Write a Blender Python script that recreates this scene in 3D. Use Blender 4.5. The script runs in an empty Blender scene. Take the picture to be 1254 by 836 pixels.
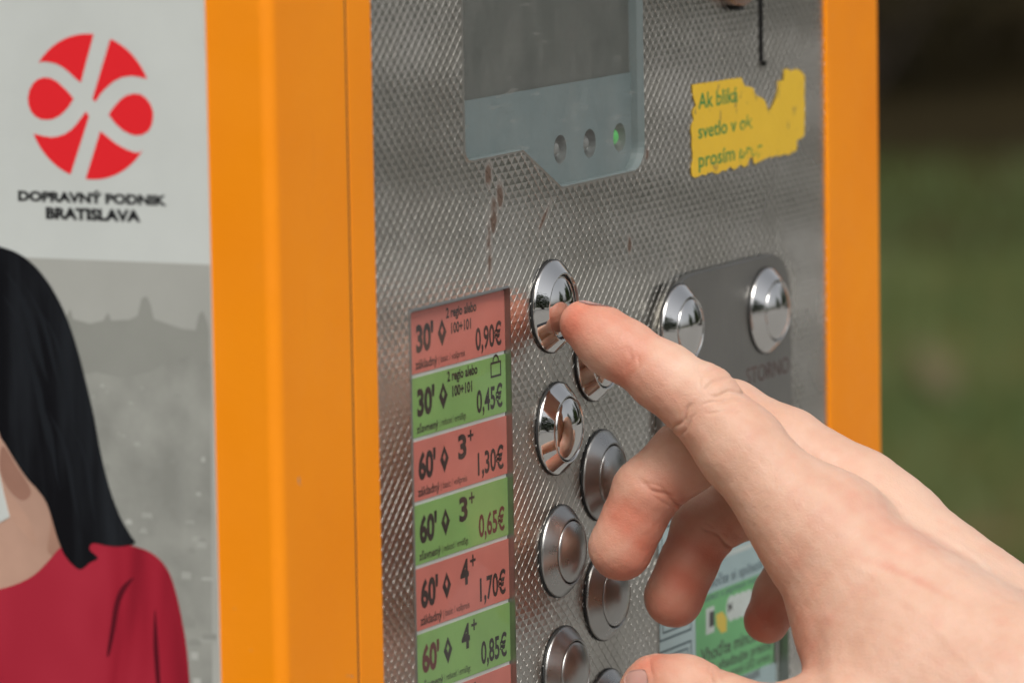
import bpy, bmesh, math, random
import numpy as np
from mathutils import Vector, Matrix
random.seed(7); rng = np.random.default_rng(7)
SC = bpy.context.scene
COL = SC.collection

# ------------------------------------------------------------------ camera
FPX = 6500.0                       # focal length in pixels of a 1254 px wide frame
CX, CY = 627.0, 418.0
LEAN = 0.017
_u = np.array([3273., -868., FPX]); _D = FPX*FPX/(868-3273*LEAN)
_d = np.array([LEAN*_D, _D, FPX]); _u /= np.linalg.norm(_u); _d /= np.linalg.norm(_d)
_n = np.cross(_d, _u)
ROT = np.stack([_u, -_n, -_d])     # camera frame (right, down, forward) -> world
ZB = 1.30                          # height of the top ticket button
_p0 = 1.265*np.array([(675-CX)/FPX, (375-CY)/FPX, 1])
CAM = np.array([0, 0, ZB]) - ROT @ _p0
cd = bpy.data.cameras.new('camera'); cam = bpy.data.objects.new('camera', cd); COL.objects.link(cam)
r_, d_, f_ = ROT @ [1, 0, 0], ROT @ [0, 1, 0], ROT @ [0, 0, 1]
M = Matrix.Identity(4)
for i in range(3):
    M[i][0] = r_[i]; M[i][1] = -d_[i]; M[i][2] = -f_[i]; M[i][3] = CAM[i]
cam.matrix_world = M
cd.sensor_width = 36.0; cd.lens = 36.0*FPX/1254.0
cd.clip_start = 0.05; cd.clip_end = 500
cd.dof.use_dof = True; cd.dof.focus_distance = 1.262; cd.dof.aperture_fstop = 15.0
SC.camera = cam

# ------------------------------------------------------------------ sky, sun, exposure
SUN_EL, SUN_DIR = math.radians(52), (-0.80, -0.58)
w = bpy.data.worlds.new('World'); SC.world = w; w.use_nodes = True
nt = w.node_tree; bg = nt.nodes['Background']
sky = nt.nodes.new('ShaderNodeTexSky'); sky.sky_type = 'NISHITA'; sky.sun_disc = False
sky.sun_elevation = SUN_EL; sky.sun_rotation = math.atan2(SUN_DIR[0], SUN_DIR[1]); sky.dust_density = 4.0
hs = nt.nodes.new('ShaderNodeHueSaturation'); hs.inputs['Saturation'].default_value = 0.22
nt.links.new(sky.outputs[0], hs.inputs['Color']); nt.links.new(hs.outputs[0], bg.inputs['Color'])
bg.inputs['Strength'].default_value = 0.095
sl = bpy.data.lights.new('sun', 'SUN'); sl.energy = 1.5; sl.angle = math.radians(30); sl.color = (1, .95, .88)
so = bpy.data.objects.new('sun', sl); COL.objects.link(so)
sv = Vector((SUN_DIR[0], SUN_DIR[1], 0)).normalized()*math.cos(SUN_EL) + Vector((0, 0, math.sin(SUN_EL)))
so.rotation_euler = sv.to_track_quat('Z', 'Y').to_euler(); so.location = (0, 0, 5)
SC.view_settings.view_transform = 'Standard'; SC.view_settings.look = 'None'
SC.view_settings.exposure = 0.50; SC.view_settings.gamma = 1.0; SC.view_settings.use_curve_mapping = False
SC.render.engine = 'CYCLES'

# ------------------------------------------------------------------ helpers
def ray(px, py): return ROT @ np.array([(px-CX)/FPX, (py-CY)/FPX, 1.])
def panel_at(px, py, n=0.):        # a point of the photograph on the front panel -> (u, z) in mm
    r = ray(px, py); t = (-n/1000-CAM[1])/r[1]; p = CAM+t*r; return (p[0]*1000, (p[2]-ZB)*1000)
XS = panel_at(338, 400, 2.2)[0]                        # side wall of the machine, mm
def side_at(px, py):               # on the side wall -> (a, z), a runs towards the front corner
    r = ray(px, py); t = (XS/1000-CAM[0])/r[0]; p = CAM+t*r; return (-p[1]*1000, (p[2]-ZB)*1000)
def P(u, n, z): return (u/1000, -n/1000, ZB+z/1000)      # machine mm -> world metres
def S(a, o, z): return ((XS-o)/1000, -a/1000, ZB+z/1000)  # side wall mm -> world

def mesh(name, verts, faces, mat=None, parent=None, smooth=False):
    me = bpy.data.meshes.new(name); me.from_pydata([tuple(v) for v in verts], [], faces); me.update()
    if smooth: me.polygons.foreach_set('use_smooth', [True]*len(me.polygons))
    o = bpy.data.objects.new(name, me); COL.objects.link(o)
    if mat: me.materials.append(mat)
    if parent: o.parent = parent; o.matrix_parent_inverse = parent.matrix_world.inverted()
    return o
def empty(name, loc=(0, 0, 0)):
    o = bpy.data.objects.new(name, None); COL.objects.link(o); o.location = loc; o.empty_display_size = .05
    o.matrix_world = Matrix.Translation(loc); return o
def tag(o, label=None, cat=None, group=None, kind=None):
    for k, v in (('label', label), ('category', cat), ('group', group), ('kind', kind)):
        if v: o[k] = v
    return o
def bevel(o, width, seg=2):
    m = o.modifiers.new('bevel', 'BEVEL'); m.width = width; m.segments = seg; m.limit_method = 'ANGLE'; return o
def poly_prism(name, pts, h0, h1, f, mat, parent, top=True):
    """prism between heights h0 < h1 over a 2D outline; f maps (a, h, b) to world"""
    n = len(pts)
    v = [f(a, h1, b) for a, b in pts]+[f(a, h0, b) for a, b in pts]
    fs = [list(range(n)), list(range(2*n-1, n-1, -1))]+[[i, n+i, n+(i+1) % n, (i+1) % n] for i in range(n)]
    o = mesh(name, v, fs, mat, parent)
    bm = bmesh.new(); bm.from_mesh(o.data)
    bmesh.ops.recalc_face_normals(bm, faces=bm.faces)
    bm.to_mesh(o.data); bm.free(); return o
def rect(a0, a1, b0, b1): return [(a0, b0), (a1, b0), (a1, b1), (a0, b1)]
def box(name, p0, p1, f, mat, parent):
    return poly_prism(name, rect(p0[0], p1[0], p0[2], p1[2]), p0[1], p1[1], f, mat, parent)
def round_poly(pts, radii, seg=7):
    out = []; n = len(pts)
    for i in range(n):
        p = np.array(pts[i], float); r = radii[i] if hasattr(radii, '__len__') else radii
        if r <= 0: out.append(tuple(p)); continue
        a = np.array(pts[i-1], float)-p; b = np.array(pts[(i+1) % n], float)-p
        a /= np.linalg.norm(a); b /= np.linalg.norm(b)
        ang = math.acos(np.clip(a@b, -1, 1)); t = r/math.tan(ang/2)
        bis = (a+b)/np.linalg.norm(a+b); c = p+bis*r/math.sin(ang/2)
        s = p+a*t-c; e = p+b*t-c
        a0 = math.atan2(s[1], s[0]); a1 = math.atan2(e[1], e[0]); da = (a1-a0+math.pi) % (2*math.pi)-math.pi
        for k in range(seg+1):
            q = a0+da*k/seg; out.append((c[0]+r*math.cos(q), c[1]+r*math.sin(q)))
    return out
def recess(name, pts, d, f, mat, parent, rim=0.3, floor=True):
    """inner walls (and floor) of a sunk window; its rim stands a little proud of the sheet"""
    n = len(pts)
    v = [f(a, rim, b) for a, b in pts]+[f(a, -d, b) for a, b in pts]
    fs = [[i, (i+1) % n, n+(i+1) % n, n+i] for i in range(n)]
    if floor: fs.append(list(range(n, 2*n)))
    return mesh(name, v, fs, mat, parent)
def ring_strip(name, pts, grow, h, f, mat, parent):
    """thin flat lip round an outline"""
    c = np.mean(np.array(pts), 0); n = len(pts); P2 = np.array(pts); out = []
    area = sum(P2[i][0]*P2[(i+1) % n][1]-P2[(i+1) % n][0]*P2[i][1] for i in range(n))
    for i in range(n):
        e0 = P2[i]-P2[i-1]; e1 = P2[(i+1) % n]-P2[i]
        t = e0/max(np.linalg.norm(e0), 1e-6)+e1/max(np.linalg.norm(e1), 1e-6); t /= max(np.linalg.norm(t), 1e-6)
        nn = np.array([t[1], -t[0]])*(1 if area > 0 else -1); out.append(P2[i]+nn*grow)
    v = [f(a, h, b) for a, b in pts]+[f(a, h*.2, b) for a, b in out]
    return mesh(name, v, [[i, n+i, n+(i+1) % n, (i+1) % n] for i in range(n)], mat, parent)
def lathe(name, prof, f, mat, parent, seg=56, cap=True):
    """prof: list of (radius, height); f maps (a, h, b) to world"""
    v = []; fs = []
    for r, h in prof:
        for k in range(seg):
            q = 2*math.pi*k/seg; v.append(f(r*math.cos(q), h, r*math.sin(q)))
    for j in range(len(prof)-1):
        for k in range(seg):
            k2 = (k+1) % seg; fs.append([j*seg+k, (j+1)*seg+k, (j+1)*seg+k2, j*seg+k2])
    if cap: fs.append([(len(prof)-1)*seg+k for k in range(seg)])
    o = mesh(name, v, fs, mat, parent, True)
    bm = bmesh.new(); bm.from_mesh(o.data); bmesh.ops.recalc_face_normals(bm, faces=bm.faces); bm.to_mesh(o.data); bm.free()
    return o
_txt = {}
def text(name, body, a0, a1, b0, b1, h, f, mat, parent, bold=.0, shear=0.0, keep=False):
    """lettering fitted to the rectangle a0..a1, b0..b1"""
    key = (body, bold)
    if key not in _txt:
        c = bpy.data.curves.new('t', 'FONT'); c.body = body; c.offset = bold; c.resolution_u = 3; c.align_x = 'LEFT'
        to = bpy.data.objects.new('t', c); COL.objects.link(to); bpy.context.view_layer.update()
        me = bpy.data.meshes.new_from_object(to.evaluated_get(bpy.context.evaluated_depsgraph_get()))
        v = np.array([x.co[:2] for x in me.vertices]); fc = [list(p.vertices) for p in me.polygons]
        bpy.data.objects.remove(to); bpy.data.curves.remove(c); bpy.data.meshes.remove(me); _txt[key] = (v, fc)
    v, fc = _txt[key]
    lo, hi = v.min(0), v.max(0); q = (v-lo)/(hi-lo)
    pts = [f(a0+(a1-a0)*x+shear*(b1-b0)*y, h, b0+(b1-b0)*y) for x, y in q]
    return mesh(name, pts, fc, mat, parent)

# ------------------------------------------------------------------ materials
def mat(name, col=(.5, .5, .5), rough=.5, metal=0., **kw):
    m = bpy.data.materials.new(name); m.use_nodes = True; b = m.node_tree.nodes['Principled BSDF']
    b.inputs['Base Color'].default_value = (*col, 1); b.inputs['Roughness'].default_value = rough
    b.inputs['Metallic'].default_value = metal
    for k, v in kw.items(): b.inputs[k.replace('_', ' ')].default_value = v
    return m
class N:
    def __init__(s, m): s.m = m; s.t = m.node_tree; s.b = s.t.nodes['Principled BSDF']
    def add(s, ty, **kw):
        n = s.t.nodes.new(ty)
        for k, v in kw.items():
            if k in n.inputs.keys(): n.inputs[k].default_value = v
            else: setattr(n, k, v)
        return n
    def link(s, a, b): s.t.links.new(a, b)
    def coord(s): return s.add('ShaderNodeTexCoord').outputs['Object']
    def noise(s, vec, scale, detail=4, rough=.55, stretch=None):
        if stretch:
            mp = s.add('ShaderNodeMapping'); mp.inputs['Scale'].default_value = stretch; s.link(vec, mp.inputs[0]); vec = mp.outputs[0]
        n = s.add('ShaderNodeTexNoise', Scale=scale, Detail=detail, Roughness=rough); s.link(vec, n.inputs['Vector']); return n.outputs['Fac']
    def ramp(s, fac, stops):
        r = s.add('ShaderNodeValToRGB'); e = r.color_ramp.elements
        for i, (p, c) in enumerate(stops):
            el = e[i] if i < 2 else e.new(p); el.position = p
            el.color = (c, c, c, 1) if not hasattr(c, '__len__') else (*c, 1)
        s.link(fac, r.inputs[0]); return r.outputs[0]
    def mix(s, fac, a, b):
        x = s.add('ShaderNodeMix', data_type='RGBA')
        for sock, v in ((x.inputs[0], fac), (x.inputs[6], a), (x.inputs[7], b)):
            if hasattr(v, 'is_linked'): s.link(v, sock)
            elif hasattr(v, '__len__'): sock.default_value = (*v, 1)
            else: sock.default_value = v
        return x.outputs[2]
    def math(s, op, a, b=0., clamp=False):
        x = s.add('ShaderNodeMath', operation=op); x.use_clamp = clamp
        for i, v in enumerate((a, b)):
            if hasattr(v, 'is_linked'): s.link(v, x.inputs[i])
            else: x.inputs[i].default_value = v
        return x.outputs[0]
    def bump(s, h, strength, dist):
        x = s.add('ShaderNodeBump', Strength=strength, Distance=dist); s.link(h, x.inputs['Height']); s.link(x.outputs[0], s.b.inputs['Normal']); return x

# orange powder coat with faint wear
m_or = mat('orange_paint', (.86, .235, .004), .5, Specular_IOR_Level=.3); k = N(m_or); c = k.coord()
big = k.noise(c, 14, 3); fine = k.noise(c, 900, 2)
chip = k.ramp(k.noise(c, 120, 5, .6), [(.715, 0.), (.74, 1.)])
k.link(k.mix(chip, k.mix(k.ramp(big, [(.3, 0.), (.7, 1.)]), (.88, .255, .002), (.94, .30, .005)), (.40, .26, .17)), k.b.inputs['Base Color'])
scf = k.ramp(k.noise(c, 260, 5, .65, (1, 1, .08)), [(.66, 0.), (.80, .35)])
oc = k.b.inputs['Base Color'].links[0].from_socket; k.link(k.mix(scf, oc, (.62, .15, .012)), k.b.inputs['Base Color'])
k.link(k.ramp(k.noise(c, 45, 5, .6), [(.3, .40), (.7, .62)]), k.b.inputs['Roughness']); k.bump(k.math('ADD', fine, k.math('MULTIPLY', k.noise(c, 35, 3), 3.)), .14, .0004)
# embossed stainless sheet: grime, rust runs, fine scratches
m_st = mat('embossed_steel', (.50, .49, .46), .3, 1.0); k = N(m_st); c = k.coord()
sep = k.add('ShaderNodeSeparateXYZ'); k.link(c, sep.inputs[0]); X_, Z_ = sep.outputs[0], sep.outputs[2]
g1 = k.noise(c, 25, 5, .6); g2 = k.noise(c, 260, 3); wob = k.math('MULTIPLY', k.math('SUBTRACT', k.noise(c, 130, 3), .5), .0018)
def streak(u, z0, z1, wdt, slope=0.):
    x = k.math('SUBTRACT', k.math('ADD', X_, wob), u/1000)
    if slope: x = k.math('SUBTRACT', x, k.math('MULTIPLY', k.math('SUBTRACT', Z_, ZB+z0/1000), slope))
    a = k.math('SUBTRACT', 1.0, k.math('DIVIDE', k.math('ABSOLUTE', x), wdt/1000), True)
    t = k.math('MULTIPLY', k.math('SUBTRACT', Z_, ZB+z0/1000), 1000/max(z1-z0, .1))
    t = k.math('MULTIPLY', k.math('MULTIPLY', t, 3., True), k.math('MULTIPLY', k.math('SUBTRACT', 1., t), 2.5, True), True)
    return k.math('MULTIPLY', a, t)
wob2 = k.math('MULTIPLY', k.math('SUBTRACT', k.noise(c, 210, 3), .5), .006)
def spot(px, py, r):
    u, z = panel_at(px, py); dx = k.math('ADD', k.math('SUBTRACT', X_, u/1000), wob); dz = k.math('MULTIPLY', k.math('ADD', k.math('SUBTRACT', Z_, ZB+z/1000), wob2), .55)
    return k.math('MULTIPLY', k.math('SUBTRACT', 1., k.math('DIVIDE', k.math('SQRT', k.math('ADD', k.math('MULTIPLY', dx, dx), k.math('MULTIPLY', dz, dz))), r/1000), True), 1.6, True)
sA = panel_at(598, 250); sB = panel_at(600, 352); s1 = streak(sA[0], sB[1], sA[1], 1.9)
sC = panel_at(657, 290); sD = panel_at(676, 240); s2 = streak(sC[0], sC[1], sD[1], 1.7, (sD[0]-sC[0])/(sD[1]-sC[1]))
st = k.math('MAXIMUM', s1, s2)
for q in ((598, 215, 2.2), (612, 238, 2.4), (771, 300, 1.6), (604, 262, 2.6), (792, 190, 1.2)): st = k.math('MAXIMUM', st, spot(*q))
st = k.math('MULTIPLY', st, k.ramp(g2, [(.3, .5), (.55, 1.5)]), True)
base = k.mix(k.ramp(g1, [(.3, 0.), (.75, 1.)]), (.57, .56, .525), (.42, .405, .365))
k.link(k.mix(k.math('MULTIPLY', st, .95, True), base, (.095, .055, .034)), k.b.inputs['Base Color'])
k.link(k.math('SUBTRACT', 1., k.math('MULTIPLY', st, .9), True), k.b.inputs['Metallic'])
k.link(k.math('ADD', k.ramp(g1, [(.3, .22), (.75, .34)]), k.math('MULTIPLY', st, .4)), k.b.inputs['Roughness'])
k.bump(k.noise(c, 1500, 2), .12, .0001)
# brushed steel plate
m_br = mat('brushed_steel', (.42, .41, .39), .34, 1.0); k = N(m_br); c = k.coord()
br = k.noise(c, 300, 4, .6, (14, 1, .25)); sm = k.noise(c, 30, 4)
k.link(k.mix(k.ramp(sm, [(.3, 0.), (.7, 1.)]), (.37, .36, .34), (.29, .285, .27)), k.b.inputs['Base Color'])
k.link(k.ramp(br, [(.3, .28), (.7, .42)]), k.b.inputs['Roughness']); k.bump(br, .12, .0002)
m_ch = mat('polished_chrome', (.72, .71, .69), .035, 1.0); k = N(m_ch); c = k.coord()
k.link(k.ramp(k.noise(c, 160, 5), [(.45, .02), (.8, .11)]), k.b.inputs['Roughness'])
m_sa = mat('satin_steel', (.44, .435, .42), .3, 1.0); k = N(m_sa); c = k.coord()
k.link(k.ramp(k.noise(c, 200, 5), [(.3, .25), (.75, .38)]), k.b.inputs['Roughness'])
m_edge = mat('worn_steel_edge', (.35, .34, .31), .35, 1.0)
m_blk = mat('black_gap', (.012, .012, .012), .6)
m_bez = mat('grey_blue_print', (.115, .155, .160), .45); k = N(m_bez); c = k.coord()
k.link(k.mix(k.noise(c, 60, 4), (.15, .195, .20), (.185, .235, .24)), k.b.inputs['Base Color'])
m_lcd = mat('switched_off_lcd', (.095, .10, .088), .38); k = N(m_lcd); c = k.coord()
k.link(k.mix(k.ramp(k.noise(c, 40, 6, .65), [(.3, 0.), (.7, 1.)]), (.07, .074, .066), (.12, .123, .108)), k.b.inputs['Base Color'])
def glass(name, tint=(1, 1, 1), gloss=1.0, rough=.08, dirt=.05):
    m = bpy.data.materials.new(name); m.use_nodes = True; t = m.node_tree; t.nodes.clear(); k = N.__new__(N); k.m = m; k.t = t
    out = t.nodes.new('ShaderNodeOutputMaterial'); tr = t.nodes.new('ShaderNodeBsdfTransparent'); tr.inputs[0].default_value = (*tint, 1)
    gl = t.nodes.new('ShaderNodeBsdfGlossy'); gl.inputs['Roughness'].default_value = rough
    fr = t.nodes.new('ShaderNodeFresnel'); fr.inputs[0].default_value = 1.45
    geo = t.nodes.new('ShaderNodeNewGeometry')
    mx = t.nodes.new('ShaderNodeMixShader'); t.links.new(k.math('MULTIPLY', k.math('MULTIPLY', fr.outputs[0], gloss), k.math('SUBTRACT', 1., geo.outputs['Backfacing'])), mx.inputs[0])
    t.links.new(tr.outputs[0], mx.inputs[1]); t.links.new(gl.outputs[0], mx.inputs[2])
    df = t.nodes.new('ShaderNodeBsdfDiffuse'); df.inputs[0].default_value = (.45, .44, .40, 1); c = k.coord()
    m2 = t.nodes.new('ShaderNodeMixShader')
    dd = k.math('MULTIPLY', k.math('ADD', k.ramp(k.noise(c, 90, 6, .7, (1, 1, .5)), [(.4, .3), (.8, 1.4)]), k.ramp(k.noise(c, 420, 4, .6, (.25, 1, 1.2)), [(.62, 0.), (.72, 1.2)])), dirt)
    t.links.new(dd, m2.inputs[0]); t.links.new(mx.outputs[0], m2.inputs[1]); t.links.new(df.outputs[0], m2.inputs[2]); t.links.new(m2.outputs[0], out.inputs[0])
    return m
m_gl = glass('dusty_glass', (.97, .985, .985), 1.1, .10, .075)
m_gl2 = glass('price_glass', (.97, .985, .98), .7, .06, .012)
def paper(name, col, var=.06, rough=.55, scale=70):
    m = mat(name, col, rough); k = N(m); c = k.coord()
    k.b.inputs['Specular IOR Level'].default_value = .2
    d = tuple(x*(1-var*2.2) for x in col); k.link(k.mix(k.ramp(k.noise(c, scale, 5), [(.3, 0.), (.7, 1.)]), col, d), k.b.inputs['Base Color']); return m
m_red = paper('red_card', (.64, .195, .16)); m_grn = paper('green_card', (.25, .43, .14))
m_wht = paper('white_card', (.62, .64, .62)); m_ink = mat('dark_print', (.030, .022, .022), .6); m_ink2 = mat('maroon_print', (.12, .022, .022), .6)
m_notice = paper('pale_blue_paper', (.52, .63, .65)); m_ngreen = paper('green_panel_print', (.17, .46, .19)); m_ngrey = paper('grey_blue_paper', (.40, .50, .52))
m_nline = mat('slate_print', (.07, .11, .13), .6); m_yel = mat('yellow_print', (.72, .50, .06), .6)

# ------------------------------------------------------------------ the machine
B0 = (0, 0, 0)
tm = empty('ticket_machine', (0.036, 0.13, 0))
tag(tm, 'orange ticket vending machine with an embossed steel front and silver push buttons', 'ticket machine')

# housing, side wall and posts
ur0 = panel_at(1016, 400, .9)[0]; ur1 = panel_at(1079.5, 300, .9)[0]
ZT, ZL = 420., -1296.
def mm(u, h, b): return P(u, h, b)
box('housing', (XS+.8, -262, ZL+60), (ur1-.8, -6, ZT-1), P, m_or, tm)
box('plinth', (-120, -250, -1300), (192, -14, ZL+60), P, mat('dark_plinth', (.05, .05, .05), .6), tm)
def post(name, prof):
    n = len(prof); v = [P(u, h, ZT) for u, h in prof]+[P(u, h, ZL+40) for u, h in prof]
    fs = [list(range(n)), list(range(2*n-1, n-1, -1))]+[[i, n+i, n+(i+1) % n, (i+1) % n] for i in range(n)]
    o = mesh(name, v, fs, m_or, tm)
    bm = bmesh.new(); bm.from_mesh(o.data); bmesh.ops.recalc_face_normals(bm, faces=bm.faces)
    bm.to_mesh(o.data); bm.free(); return o
us = panel_at(430, 400, 2.2)[0]; ul = panel_at(463.5, 400, 2.3)[0]
corner = round_poly([(XS, -30), (XS, 2.2), (us, 2.2), (us, .2), (us+.8, .2), (us+.8, 2.2), (ul, 2.2), (ul, -30)], [0, 3.0, .25, 0, 0, .5, .8, 0], 8)
post('corner_post', corner)
post('right_post', round_poly([(ur0, -30), (ur0, .9), (ur1, .9), (ur1, -30)], [0, .5, 2.2, 0], 6))
box('seam_shade_strip', (us+.03, .3, ZL+42), (us+.77, 2.08, ZT-1), P, mat('seam_shade_paint', (.10, .04, .012), .8), tm)  # dark strip in the groove, its colour stands in for the seam's shade
for nm_, z0, z1 in (('top_fascia', 150, ZT-2), ('lower_door', ZL+62, -190)):
    bevel(box(nm_, (ul+.4, -5, z0), (ur0-.4, 1.4, z1), P, m_or, tm), .001)

# openings in the embossed sheet
scr = round_poly([(-44, 148), (-44, 38.4), (-14.2, 38.6), (6.3, 27.9), (53, 28.3), (53, 148)], [3, 3, 2.5, 2.5, 6.5, 3])
scr_cut = [round_poly([(-44, 148), (-44, 38.5), (53, 38.5), (53, 148)], [0, 3, 0, 0]), round_poly([(-14.2, 38.5), (6.3, 28.0), (53, 28.3), (53, 38.5)], [0, 2.5, 6.5, 0])]
pr = round_poly([(-72.6, -150), (-22.4, -150), (-22.4, 7.0), (-72.6, 7.0)], .6, 3)
pr_cut = [[(-72.6, -150), (-22.4, -150), (-22.4, 7.0), (-72.6, 7.0)]]
ins = round_poly([(57.6, -140), (138.0, -140), (138.0, -55), (57.6, -55)], .8, 3)
ins_cut = [[(57.6, -140), (138.0, -140), (138.0, -55), (57.6, -55)]]
slot_u = panel_at(931, 40)[0]; slot_z = panel_at(930, 75)[1]
slot = rect(slot_u-1.1, slot_u+1.1, slot_z, slot_z+62)
cuts = scr_cut+pr_cut+ins_cut+[slot]

# diamond embossing: every diamond is a low faceted pillow in a narrow groove
PU, PZ = 3.42, 3.24
U0, U1, Z0, Z1 = ul+.2, ur0-.2, -170., 140.
def clip(poly, a, b, keep_in):
    out = []; e = (b[0]-a[0], b[1]-a[1])
    s = [((p[0]-a[0])*e[1]-(p[1]-a[1])*e[0])*(-1 if keep_in else 1) for p in poly]
    for i in range(len(poly)):
        p, q = poly[i-1], poly[i]; sp, sq = s[i-1], s[i]
        if (sp >= 0) != (sq >= 0):
            t = sp/(sp-sq); out.append(tuple(p[j]+(q[j]-p[j])*t for j in range(3)))
        if sq >= 0: out.append(q)
    return out
def subtract(poly, hole):
    ar = sum(hole[i-1][0]*hole[i][1]-hole[i][0]*hole[i-1][1] for i in range(len(hole)))
    h = hole if ar > 0 else hole[::-1]
    res = []; cur = poly
    for i in range(len(h)):
        a, b = h[i-1], h[i]
        o = clip(cur, a, b, False)
        if len(o) >= 3: res.append(o)
        cur = clip(cur, a, b, True)
        if len(cur) < 3: break
    return res
vs, fs = [], []
def emit(p):
    i = len(vs); vs.extend(p); fs.append(list(range(i, i+len(p))))
bbs = [(min(p[0] for p in h), max(p[0] for p in h), min(p[1] for p in h), max(p[1] for p in h)) for h in cuts]
G, H1, H2 = .95, .03, .105
HS = .10
j = 0
while Z0+j*PZ/2 < Z1:
    zc = Z0+j*PZ/2; i = 0
    while U0+i*PU < U1+PU:
        uc = U0+i*PU+(PU/2 if j % 2 else 0)
        jt = rng.normal(0, .006, 5); tau = .05*math.sin(zc*.115+1.2+.6*math.sin(uc*.028)+.015*uc)+.02*math.sin(zc*.37+uc*.05)+rng.normal(0, .006); jt[1] += tau; jt[3] -= tau
        o = [(uc+PU/2, zc, -.03), (uc, zc+PZ/2, -.03), (uc-PU/2, zc, -.03), (uc, zc-PZ/2, -.03)]
        n_ = [(uc+G*PU/2, zc, HS+jt[0]), (uc, zc+G*PZ/2, H1+jt[1]), (uc-G*PU/2, zc, HS+jt[2]), (uc, zc-G*PZ/2, H1+jt[3])]
        ce = (uc, zc, H2+jt[4])
        polys = []
        for q in range(4):
            polys.append([o[q], o[(q+1) % 4], n_[(q+1) % 4], n_[q]]); polys.append([n_[q], n_[(q+1) % 4], ce])
        act = [h for h, b in zip(cuts, bbs) if uc+PU/2 > b[0] and uc-PU/2 < b[1] and zc+PZ/2 > b[2] and zc-PZ/2 < b[3]]
        edge = uc-PU/2 < U0 or uc+PU/2 > U1
        for p in polys:
            ps = [p]
            if edge:
                p = clip(p, (U0, -999), (U0, 999), False); p = clip(p, (U1, 999), (U1, -999), False) if len(p) > 2 else p
                ps = [p] if len(p) > 2 else []
            for h in act: ps = [r for q in ps for r in subtract(q, h)]
            for q in ps: emit(q)
        i += 1
    j += 1
fp = empty('front_panel', P(40, 0, -15)); fp.parent = tm; fp.matrix_parent_inverse = tm.matrix_world.inverted()
emb = mesh('diamond_embossing', [P(a, h, b) for a, b, h in vs], fs, m_st, fp)
emb['kind'] = 'stuff'
for z0, z1 in ((140, 150), (-190, -170)):
    box('panel_border', (U0, -1.2, z0), (U1, .2, z1), P, m_st, fp)

# display window
dw = empty('display_window', P(0, 0, 70)); dw.parent = tm; dw.matrix_parent_inverse = tm.matrix_world.inverted()
m_wall = mat('window_gasket', (.16, .19, .19), .35)
recess('window_frame', scr, 4.2, P, m_wall, dw, .32, False)
ring_strip('window_lip', scr, .5, .34, P, m_edge, dw)
leds = [panel_at(686, 183, -3.2), panel_at(722, 175.5, -3.2), panel_at(758.5, 168, -3.2)]
lcd_r = panel_at(771, 60, -3.4)[0]; lcd_b = panel_at(670, 106, -3.4)[1]
def disc(c, r, n=28): return [(c[0]+r*math.cos(2*math.pi*k/n), c[1]+r*math.sin(2*math.pi*k/n)) for k in range(n)]
# printed border with three round holes
bm = bmesh.new()
def loop(pts, h):
    v = [bm.verts.new(P(a, h, b)) for a, b in pts]
    return [bm.edges.new((v[i-1], v[i])) for i in range(len(v))]
ed = loop(round_poly([(-46, 150), (-46, 34), (-12, 34), (7, 24), (57, 24), (57, 150)], 0), -3.2)
for c_ in leds: ed += loop(disc(c_, 3.5), -3.2)
ed += loop([(-41, lcd_b), (lcd_r, lcd_b), (lcd_r, 145), (-41, 145)], -3.2)
bmesh.ops.triangle_fill(bm, use_beauty=True, use_dissolve=False, edges=ed)
me = bpy.data.meshes.new('printed_border'); bm.to_mesh(me); bm.free(); me.materials.append(m_bez)
o = bpy.data.objects.new('printed_border', me); COL.objects.link(o); o.parent = dw; o.matrix_parent_inverse = dw.matrix_world.inverted()
box('lcd_screen', (-41.2, -5, lcd_b-.2), (lcd_r+.2, -3.7, 145), P, m_lcd, dw)
m_cup = mat('lamp_cup', (.14, .15, .145), .3, .3); m_off = mat('lamp_lens', (.20, .20, .19), .12)
m_on = mat('green_lamp_lens', (.04, .30, .06), .15); b_ = m_on.node_tree.nodes['Principled BSDF']
b_.inputs['Emission Color'].default_value = (.08, 1., .12, 1); b_.inputs['Emission Strength'].default_value = .12
for q, c_ in enumerate(leds):
    f = lambda a, h, b, c_=c_: P(c_[0]+a, h, c_[1]+b)
    cup = lathe('indicator_lamp', [(3.5, -3.2), (3.45, -4.2), (3.0, -6.2), (2.0, -6.6)], f, m_cup, dw, 28)
    cup['label'] = ('dark left indicator lamp', 'dull middle indicator lamp', 'glowing green indicator lamp')[q]
    lens = [(2.4, -6.3)]+[(2.3*math.cos(t*math.pi/2/6), -6.0+2.4*math.sin(t*math.pi/2/6)) for t in range(6)]
    bulb = lathe('lamp_lens', lens, f, m_on if q == 2 else m_off, dw, 24)
box('glass_pane', (-44.4, -1.6, 27.0), (53.4, -1.5, 148.4), P, m_gl, dw)

# coin slot and coin flap
sl_ = empty('coin_slot', P(slot_u, 0, slot_z)); sl_.parent = tm; sl_.matrix_parent_inverse = tm.matrix_world.inverted()
recess('slot_channel', slot, 9, P, m_blk, sl_, .3)
box('slot_sill', (slot_u-1.6, .05, slot_z-1.3), (slot_u+2.2, .62, slot_z-.1), P, m_ch, sl_)
fu, fz = panel_at(893, 3)
cf = empty('coin_flap', P(fu, 0, fz)); cf.parent = tm; cf.matrix_parent_inverse = tm.matrix_world.inverted()
lathe('flap_rim', [(13, .3), (13, 3.0), (11.8, 4.2), (8.5, 4.6), (7.6, 3.0), (7.2, .6)], lambda a, h, b: P(fu+2+a*.95, h, fz+11.8+b), mat('bronzed_rim', (.33, .22, .17), .25, 1.), cf, 48)
box('stop_pin', (fu-.2, .3, fz-2.0), (fu+2.6, 3.0, fz+2.6), P, m_blk, cf)

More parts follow.
